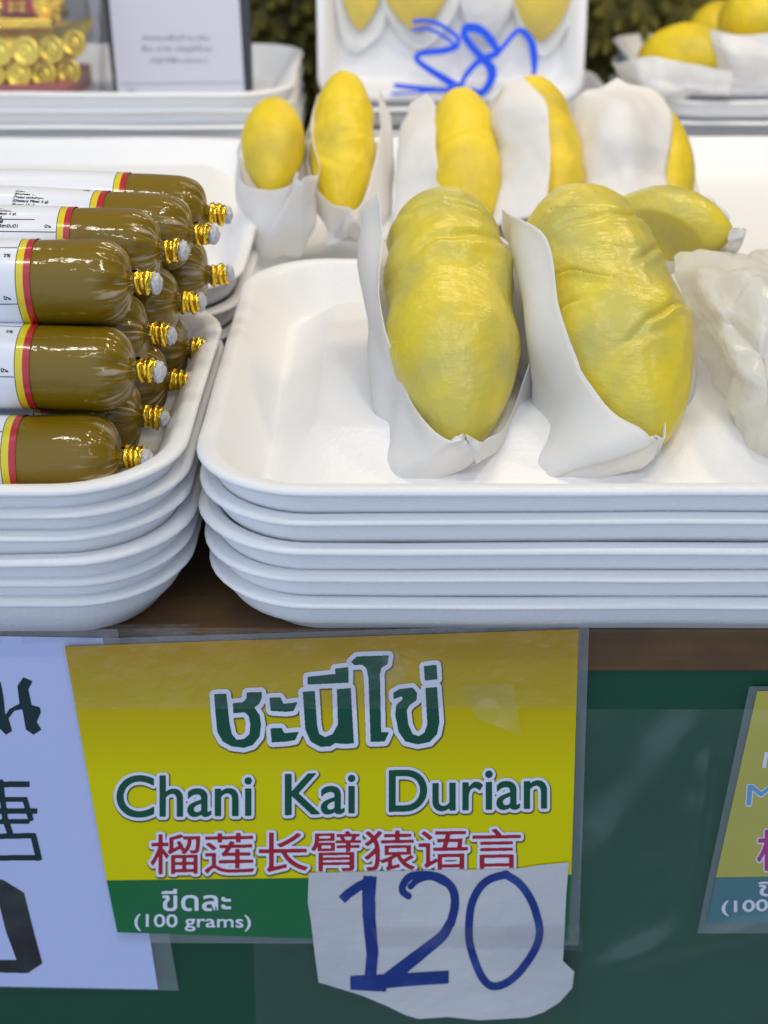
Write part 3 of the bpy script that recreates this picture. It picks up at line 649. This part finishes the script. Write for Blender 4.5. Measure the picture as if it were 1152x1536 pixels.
# ================================================================== mustard paste rolls
RR = .0165
def lathe(prof, n=64, pleat=None):
    rows = []
    for x, r in prof:
        row = []
        for i in range(n):
            a = 2*PI*i/n; q = r
            if pleat: q = r*(1+pleat(x, a))
            row.append(Vector((x, q*math.sin(a), q*math.cos(a))))
        rows.append(row)
    return rows
def bend_text(k, R):                          # flat raster (millimetres: x along roll, y down) wrapped onto the roll
    def f(x, y):
        a = y/1000/R; return Vector((x/1000, -R*math.sin(a+.35), R*math.cos(a+.35)))
    return k.mesh('label_text', f)
def make_roll():
    root = empty('paste_roll')
    prof = [(-.15, .002), (-.1495, .010), (-.146, .0152), (-.142, RR)]+[(-.14+.126*i/24, RR*(1+.006*math.sin(i*.9))) for i in range(25)]
    for i in range(1, 15):
        q = i/14*PI/2; prof.append((-.0135+.0120*math.sin(q), .0042+(RR-.0042)*math.cos(q)**.85))
    prof += [(0, .0036), (.002, .0033)]
    def pl(x, a):
        w = max(0, min(1, (x+.013)/.011)); return w*(.045*math.sin(17*a+2*math.sin(3*a))+.05*math.sin(7*a+1))+.012*math.sin(2*a+x*60)+.006*math.sin(5*a+x*140)
    me = grid_me('film_body', lathe(prof, 112, pl), True); link('film_body', fix(me), M['paste'], root, True)
    me = grid_me('label_sleeve', lathe([(-.1405+.1007*i/20, RR*1.022) for i in range(21)], 96, lambda x, a: .012*math.sin(2*a+x*60)+.006*math.sin(5*a+x*140)), True)
    sl = link('label_sleeve', me, M['white_print'], root, True)
    me = grid_me('yellow_stripe', lathe([(-.0398+.0026*i/3, RR*1.0225) for i in range(4)], 96, lambda x, a: .012*math.sin(2*a+x*60)+.006*math.sin(5*a+x*140)), True)
    link('yellow_stripe', me, M['stripe_yellow'], sl, True)
    me = grid_me('red_stripe', lathe([(-.0372+.0024*i/3, RR*1.0225) for i in range(4)], 96, lambda x, a: .012*math.sin(2*a+x*60)+.006*math.sin(5*a+x*140)), True)
    link('red_stripe', me, M['stripe_red'], sl, True)
    me = grid_me('outline_stripe', lathe([(-.0400, RR*1.0235), (-.0397, RR*1.0235)], 96, lambda x, a: .012*math.sin(2*a+x*60)+.006*math.sin(5*a+x*140)), True)
    link('outline_stripe', me, M['ink'], sl, True)
    k = Ink(-128, -3, -40, 26, 14)
    y = 0.0
    for ln, pc in (('ปริมาณต่อหนึ่งหน่วยบริโภค', None), ('(Total Fat 1.5 g)', '2%'), ('(Saturated Fat 1 g)', '5%'), ('(Cholesterol) 0 mg', '0%'), ('(Protein 2 g)', None), ('(Total carbohydrate 23 g)', '7%'), ('(Dietary Fiber 2 g)', '8%'), ('(Sugar 13 g)', None), ('(Sodium 5 mg)', '0%'), ('วิตามินเอ  วิตามินบี1', '0%')):
        w = len(ln)*.75
        k.text(ln, [(-71, y), (-71+w, y), (-71+w, y+1.55), (-71, y+1.55)])
        if pc: k.text(pc, [(-44.6, y), (-42, y), (-42, y+1.5), (-44.6, y+1.5)])
        y += 2.05
    for yy in (-1.4, 16, 21.6): k.poly([(-128, yy), (-40.1, yy), (-40.1, yy+.22), (-128, yy+.22)])
    link('label_text', bend_text(k.grow(.11), RR*1.026), M['ink'], sl)
    # tie: a few turns of gold wire
    rows = []
    for i in range(121):
        t = i/120; a = 2*PI*4.6*t; x = .0004+.0064*t+.0007*math.sin(7.3*t*PI); rw = .0034+.0006*math.sin(11*t+1); c = Vector((x, rw*math.sin(a)+.0004*math.sin(t*9), rw*math.cos(a))); r = Vector((0, math.sin(a), math.cos(a)))
        rows.append([c+(Vector((1, 0, 0))*math.cos(b)+r*math.sin(b))*(.00115*(1+.22*math.sin(i*1.7+b)+.15*math.sin(i*.6))) for b in [2*PI*w/8 for w in range(8)]])
    ti = link('gold_tie', fix(grid_me('gold_tie', rows, True)), M['gold'], root, True)
    bm = bmesh.new(); bmesh.ops.create_icosphere(bm, subdivisions=4, radius=1)
    for v in bm.verts:
        d = 1+.22*noise.noise(v.co*2.2)+.10*noise.noise(v.co*7); v.co = Vector((.0080+v.co.x*.0024*d, v.co.y*.0036*d-.0006, v.co.z*.0042*d-.0004))
    me = bpy.data.meshes.new('film_tail'); bm.to_mesh(me); bm.free(); link('film_tail', me, M['nub'], root, True)
    return root
def clone(o, parent=None):
    c = o.copy(); COL.objects.link(c)
    if parent: c.parent = parent; c.matrix_parent_inverse = o.matrix_parent_inverse.copy()
    for ch in o.children: clone(ch, c)
    return c
roll0 = make_roll(); first = True
#        end px x, Y, z, spin deg, label
ROLLS = [(186, .4125, .0690, 10, 'mustard paste roll lowest in front, along the tray rim'),
         (216, .4475, .0690, 60, 'mustard paste roll on the tray floor, second from the front rim'),
         (255, .483, .0690, 130, 'mustard paste roll on the tray floor, third from the front rim'),
         (285, .5185, .0690, 200, 'mustard paste roll on the tray floor, farthest from the front rim'),
         (206, .4300, .0968, -14, 'mustard paste roll with broad shine, second up in the pile front'),
         (226, .4655, .0968, 75, 'mustard paste roll in the middle layer, just behind the one with broad shine'),
         (272, .501, .0968, 160, 'mustard paste roll in the middle layer, third from the front'),
         (316, .5365, .0968, 220, 'mustard paste roll in the middle layer, farthest back'),
         (202, .4480, .1246, 4, 'mustard paste roll at the top front of the pile, white nub bent down'),
         (246, .484, .1250, -44, 'mustard paste roll on top of the pile with nutrition lines showing, second from front'),
         (292, .517, .1215, -30, 'mustard paste roll on top of the pile, third from the front'),
         (314, .549, .1205, 120, 'mustard paste roll on top of the pile, farthest back')]
for i, (px, Y, z, sp, lb) in enumerate(ROLLS):
    o = roll0 if first else clone(roll0); first = False
    r = ray(px, 0); x = None
    dep = Y*CP+(CAM_H-z)*SP; x = (px-576)/FPX*dep
    o.location = (x, Y, z); o.rotation_euler = (math.radians(sp), random.uniform(-.02, .035), random.uniform(-.035, .035)); o.scale = (random.uniform(.97, 1.03), 1, random.uniform(.95, 1.0))
    tag(o, lb, 'paste roll', 'film wrapped paste rolls piled in the foam tray')

# ================================================================== signs on the table front
def sheet(name, px, Y, m, root, thick=.0004):
    return kid(link(name, slab(name, [at(x, y, Y) for x, y in px], thick), m), root)
# left white sheet
ws = empty('paper_sign', at(100, 1480, .3990)); tag(ws, 'white paper sign with black Thai and Chinese writing, cut by the picture edge', 'sign')
sheet('plastic_sleeve', [(-260, 944), (176, 944), (268, 1486), (-190, 1478)], .3992, M['film_hazy'], ws, .0002)
sheet('paper', [(-250, 950), (154, 957), (237, 1484), (-180, 1476)], .3990, M['sheet'], ws, .0001)
A = lambda pts: [(x/2.88, 930+y/2.88) for x, y in pts]
B = lambda pts: [(x/2.88, 1230+y/2.88) for x, y in pts]
k = Ink(-130, 990, 90, 1480, 2)
k.poly(A([(75, 285), (100, 248), (140, 265), (122, 300), (136, 368), (172, 378), (176, 400), (158, 440), (178, 474), (145, 496), (112, 474), (96, 385), (62, 392), (36, 425), (52, 480), (25, 496), (0, 470), (-60, 470), (-60, 430), (10, 430), (40, 385), (84, 362)]))
k.poly(A([(-20, 260), (2, 268), (14, 330), (24, 430), (10, 450), (-20, 440)]))
k.stroke(A([(-180, 300), (-150, 470)]), 15); k.stroke(A([(-150, 470), (-40, 470)]), 12)
kid(link('lettering', k.mesh('lettering', face(.3988)), M['black_print']), ws)
k = Ink(-130, 1160, 90, 1310, 2)
for ln, w in ((A([(-160, 712), (128, 710)]), 8.5), (A([(0, 690), (22, 864)]), 8.5), (A([(-10, 775), (118, 775)]), 7), (A([(105, 768), (135, 868)]), 8), (A([(-60, 826), (160, 826)]), 8), (A([(-10, 872), (128, 870)]), 7),
              (B([(-60, 72), (150, 68)]), 8), (B([(142, 62), (170, 175)]), 9), (B([(-60, 165), (172, 163)]), 8), (B([(20, -10), (44, 60)]), 9)):
    k.stroke(ln, w)
k.stroke([(-70, 1170), (-52, 1300)], 9); k.stroke([(-110, 1220), (-40, 1220)], 8)
kid(link('lettering', k.mesh('lettering', face(.3988)), M['black_print']), ws)
k = Ink(-130, 1300, 90, 1480, 2)
k.poly(B([(-330, 300), (-250, 250), (10, 258), (103, 315), (150, 500), (183, 620), (120, 662), (-180, 655), (-250, 610)]))
k.poly(B([(-240, 340), (-200, 315), (-10, 340), (25, 480), (72, 606), (-160, 604), (-190, 560)]), False)
kid(link('lettering', k.mesh('lettering', face(.3988)), M['grey_print']), ws)

# yellow price sign
ys = empty('durian_sign', at(500, 1405, .3972)); tag(ys, 'yellow and green durian price sign in Thai, English and Chinese', 'sign')
sheet('plastic_sleeve', [(92, 960), (884, 935), (868, 1418), (178, 1414)], .3976, M['film_hazy'], ys, .0002)
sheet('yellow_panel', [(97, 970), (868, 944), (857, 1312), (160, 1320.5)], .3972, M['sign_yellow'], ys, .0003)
sheet('green_band', [(160, 1321), (857, 1312.5), (852, 1409), (463, 1408), (176, 1398.5)], .3972, M['sign_green'], ys, .0003)
def word(k, fill, grow, name, shadow=True, ow=5.0, ym=.3969):
    if shadow: kid(link('letter_shadow', k.grow(grow+ow+1.2, (1.0, 1.8)).mesh('letter_shadow', face(ym+.0001)), M['print_shadow']), ys)
    kid(link('letter_outline', k.grow(grow+ow).mesh('letter_outline', face(ym)), M['letter_white']), ys)
    kid(link('lettering', (k.grow(grow) if grow else k).mesh('lettering', face(ym-.0001)), fill), ys)
T = lambda pts: [(280+x/2.743, 930+y/2.743) for x, y in pts]
k = Ink(300, 960, 690, 1140, 2)
k.poly(T([(113, 305), (163, 303), (176, 425), (186, 470), (205, 493), (235, 490), (258, 470), (262, 430), (255, 395), (240, 380), (192, 384), (190, 343), (232, 338), (246, 322), (247, 298), (308, 296), (310, 318), (298, 346), (278, 360), (300, 392), (306, 430), (300, 480), (272, 515), (235, 526), (185, 520), (148, 500), (126, 460), (118, 380)]))
k.poly(T([(340, 320), (385, 318), (398, 345), (456, 338), (440, 374), (410, 378), (346, 374)]))
k.poly(T([(345, 446), (390, 444), (402, 466), (462, 460), (446, 494), (415, 500), (350, 504)]))
k.poly(T([(478, 296), (527, 292), (536, 430), (545, 470), (570, 482), (600, 470), (622, 430), (618, 285), (675, 280), (688, 508), (640, 510), (612, 506), (590, 520), (550, 522), (510, 500), (488, 450)]))
k.poly(T([(497, 234), (612, 222), (611, 200), (665, 194), (666, 258), (497, 266)]))
k.poly(T([(676, 172), (700, 150), (832, 146), (826, 182), (802, 196), (795, 222), (800, 462), (832, 462), (815, 500), (757, 502), (748, 240), (740, 200), (722, 184), (690, 186)]))
k.poly(T([(850, 300), (876, 284), (930, 278), (948, 300), (946, 330), (918, 350), (905, 372), (912, 430), (930, 470), (955, 478), (978, 464), (990, 430), (982, 280), (1030, 276), (1040, 420), (1030, 470), (1000, 502), (950, 512), (900, 500), (872, 460), (858, 390), (862, 350), (890, 325), (884, 314), (852, 326)]))
k.poly(T([(976, 190), (1028, 184), (1032, 244), (980, 250)]))
word(k, M['letter_green'], 0, 'thai', ow=7)
for body, q in (('Chani', [(175.5, 1164), (377, 1162), (377, 1224), (175.5, 1226)]), ('Kai', [(428, 1162), (532, 1159), (532, 1220), (428, 1223)]), ('Durian', [(584, 1156), (820, 1151), (820, 1213), (584, 1218)])):
    k = Ink(q[0][0]-4, 1145, q[1][0]+4, 1232, 2.4).text(body, q); word(k, M['letter_green'], 1.1, body, ow=4.4)
k = Ink(220, 1238, 790, 1316, 2.4).text('榴莲长臂猿语言', [(226, 1252), (781, 1243), (781, 1302), (226, 1312)]); word(k, M['letter_red'], .7, 'chinese', ow=4.2)
k = Ink(195, 1325, 385, 1400, 3)
k.text('ขีดละ', [(243, 1334), (346, 1334), (346, 1366), (243, 1366)])
kid(link('lettering', k.grow(.9).mesh('lettering', face(.3969)), M['letter_white']), ys)
k = Ink(195, 1366, 385, 1402, 3).text('(100 grams)', [(202, 1371), (376, 1373), (376, 1397), (202, 1396)])
kid(link('lettering', k.grow(.6).mesh('lettering', face(.3969)), M['letter_white']), ys)

# handwritten price on scrap paper
pp = empty('price_note', at(660, 1520, .3960)); tag(pp, 'scrap of white paper with handwritten blue 120 over the yellow sign', 'price note')
P = lambda pts: [(440+x/2.504, 1270+y/2.504) for x, y in pts]
outl = P([(58, 100), (400, 92), (835, 85), (930, 70), (1035, 60), (1030, 120), (1025, 180), (1018, 330), (1013, 430), (1055, 470), (1048, 530), (1000, 585), (940, 622), (880, 642), (700, 652), (580, 640), (470, 647), (420, 632), (350, 598), (260, 560), (180, 535), (95, 510), (84, 430), (74, 350), (66, 280), (54, 210), (56, 150)])
k = Ink(450, 1285, 880, 1540, .5); k.poly(outl)
def crk(px, py):
    p = at(px, py, .3962); p.y += .0007*noise.noise((px*.012, py*.03, 2))+.0004*abs(noise.noise((px*.03, py*.012, 9))); return p
Kf = Ink(450, 1285, 880, 1540, .25); Kf.poly(outl)
kk = Ink(450, 1285, 880, 1540, .3); kk.poly(outl)
# fine grid so that the paper can buckle
class Fine(Ink): pass
fm = Ink(450, 1285, 880, 1540, .5); fm.poly(outl)
me = fm.mesh('paper', crk)
bm = bmesh.new(); bm.from_mesh(me); bmesh.ops.remove_doubles(bm, verts=bm.verts, dist=1e-6); bm.to_mesh(me); bm.free()
kid(link('paper', slab('paper', [at(x, y, .3962) for x, y in outl], .0003), M['price_paper']), pp); bpy.data.meshes.remove(me)
k = Ink(490, 1295, 830, 1500, 2.5)
k.stroke(P([(182, 200), (205, 178), (245, 150), (300, 124)]), 13.5); k.stroke(P([(288, 112), (283, 180), (284, 260), (290, 330), (297, 400), (288, 500)]), 20, w1=16.5)
k.poly(P([(214, 486), (350, 480), (583, 466), (584, 514), (420, 525), (350, 532), (346, 545), (214, 538)]))
k.stroke(P([(432, 186), (412, 170), (412, 145), (440, 112), (500, 106), (560, 122), (600, 165), (606, 225), (590, 290)]), 10, True, 13); k.stroke(P([(440, 150), (470, 125), (520, 115), (575, 140)]), 9, True)
k.stroke(P([(590, 285), (560, 335), (500, 385), (430, 440), (355, 500)]), 13, True, 21)
k.stroke(P([(795, 104), (850, 140), (895, 205), (922, 290), (922, 345), (900, 400), (850, 470), (800, 512), (750, 525), (715, 500), (685, 440), (662, 360), (660, 290), (670, 215), (700, 155), (740, 122), (800, 104)]), 11.5, True)
kid(link('lettering', k.mesh('lettering', face(.3959)), M['marker']), pp)

# sign at the right edge
rs = empty('right_sign', at(1150, 1400, .3985)); rs.name = 'durian_sign'; tag(rs, 'yellow and teal price sign under hazy plastic, cut by the right picture edge', 'sign')
sheet('plastic_sleeve', [(1124, 1030), (1420, 1030), (1400, 1400), (1046, 1400), (1060, 1330)], .3990, M['film_hazy'], rs, .0002)
sheet('yellow_panel', [(1136, 1037), (1400, 1037), (1380, 1312), (1074, 1316)], .3986, M['sign_yellow_pale'], rs, .0003)
sheet('green_band', [(1074, 1316.5), (1380, 1312.5), (1374, 1378), (1060, 1386)], .3986, M['sign_green_pale'], rs, .0003)
k = Ink(1115, 1170, 1160, 1215, 3).text('M', [(1122, 1178), (1166, 1174), (1160, 1205), (1120, 1208)])
kid(link('letter_outline', k.grow(2.2).mesh('letter_outline', face(.3983)), M['letter_white']), rs); kid(link('lettering', k.grow(.6).mesh('lettering', face(.3982)), M['sign_blue']), rs)
k = Ink(1130, 1235, 1240, 1310, 3).text('榴', [(1136, 1246), (1210, 1244), (1208, 1304), (1136, 1306)])
kid(link('letter_outline', k.grow(3).mesh('letter_outline', face(.3983)), M['letter_white']), rs); kid(link('lettering', k.grow(1).mesh('lettering', face(.3982)), M['sign_magenta']), rs)
k = Ink(1070, 1315, 1280, 1380, 3); k.text('ขีดละ', [(1138, 1321), (1240, 1320), (1240, 1342), (1138, 1344)]); k.text('(100 grams)', [(1083, 1352), (1270, 1344), (1270, 1366), (1083, 1374)])
kid(link('lettering', k.grow(.7).mesh('lettering', face(.3982)), M['letter_white']), rs)
k = Ink(1140, 1120, 1160, 1160, 3); k.stroke([(1150, 1128), (1146, 1152)], 6); kid(link('lettering', k.mesh('lettering', face(.3983)), M['letter_white']), rs)

# loose clear sheets over the front
def loose(name, px, Y, m, label, amp, sd, nx=70, ny=70, ridge=()):
    rows = []
    for i in range(ny+1):
        v = i/ny; r = []
        for j in range(nx+1):
            u = j/nx; a = Vector(px[0]).lerp(Vector(px[1]), u); b = Vector(px[3]).lerp(Vector(px[2]), u); q = a.lerp(b, v)
            h = amp*(noise.noise((q.x*.010+sd, q.y*.008, 1))+.5*abs(noise.noise((q.x*.02+sd, q.y*.016, 4))))
            for (x0, y0, x1, y1, w, am) in ridge:
                d = Vector((x1-x0, y1-y0)); L = d.length; d /= L; e = q-Vector((x0, y0)); t = e.dot(d); s_ = e.x*d.y-e.y*d.x
                h += am*math.exp(-(s_/w)**2)*(1/(1+math.exp(-t/12)))*(1/(1+math.exp((t-L)/12)))
            r.append(at(q.x, q.y, Y-h))
        rows.append(r)
    return tag(link(name, grid_me(name, rows[::-1]), M[m], smooth=True), label, 'plastic sheet')
loose('plastic_sheet', [(872, 1064), (1300, 1064), (1290, 1600), (866, 1600)], .3925, 'film_fold', 'loose clear plastic sheet over the green cloth and the sign at the picture edge', .0032, 3,
      ridge=[(1050, 1075, 880, 1300, 30, .004), (1065, 1130, 1030, 1400, 14, .004), (1180, 1380, 900, 1450, 16, .003), (1040, 1380, 940, 1440, 18, .003)])
loose('plastic_sheet', [(380, 1412), (868, 1412), (866, 1600), (386, 1600)], .3952+.002, 'film_clear', 'clear plastic sheet hanging below the yellow sign', .0010, 8)
loose('clear_tape', [(98, 950), (872, 938), (868, 1062), (112, 1064)], .3958, 'film_tape', 'wide clear tape along the top of the yellow sign', .0012, 12, nx=140)
loose('plastic_sheet', [(-60, 938), (300, 936), (290, 960), (-60, 968)], .3990, 'film_tape', 'crinkled clear tape scrap along the table edge above the white sign', .0030, 21)
loose('clear_tape', [(556, 1392), (872, 1388), (874, 1426), (566, 1420)], .3955, 'film_tape', 'strip of clear tape across the handwritten price note', .0006, 31, nx=80, ny=14)
loose('clear_tape', [(515, 990), (596, 976), (612, 1030), (540, 1018)], .3948, 'film_wrap', 'small crumpled bit of clear tape over the Thai heading', .0060, 33, nx=60, ny=50)
loose('clear_tape', [(690, 1030), (770, 1026), (782, 1104), (716, 1078)], .3948, 'film_wrap', 'small lifted flap of clear tape beside the Thai heading', .0060, 36, nx=60, ny=50)
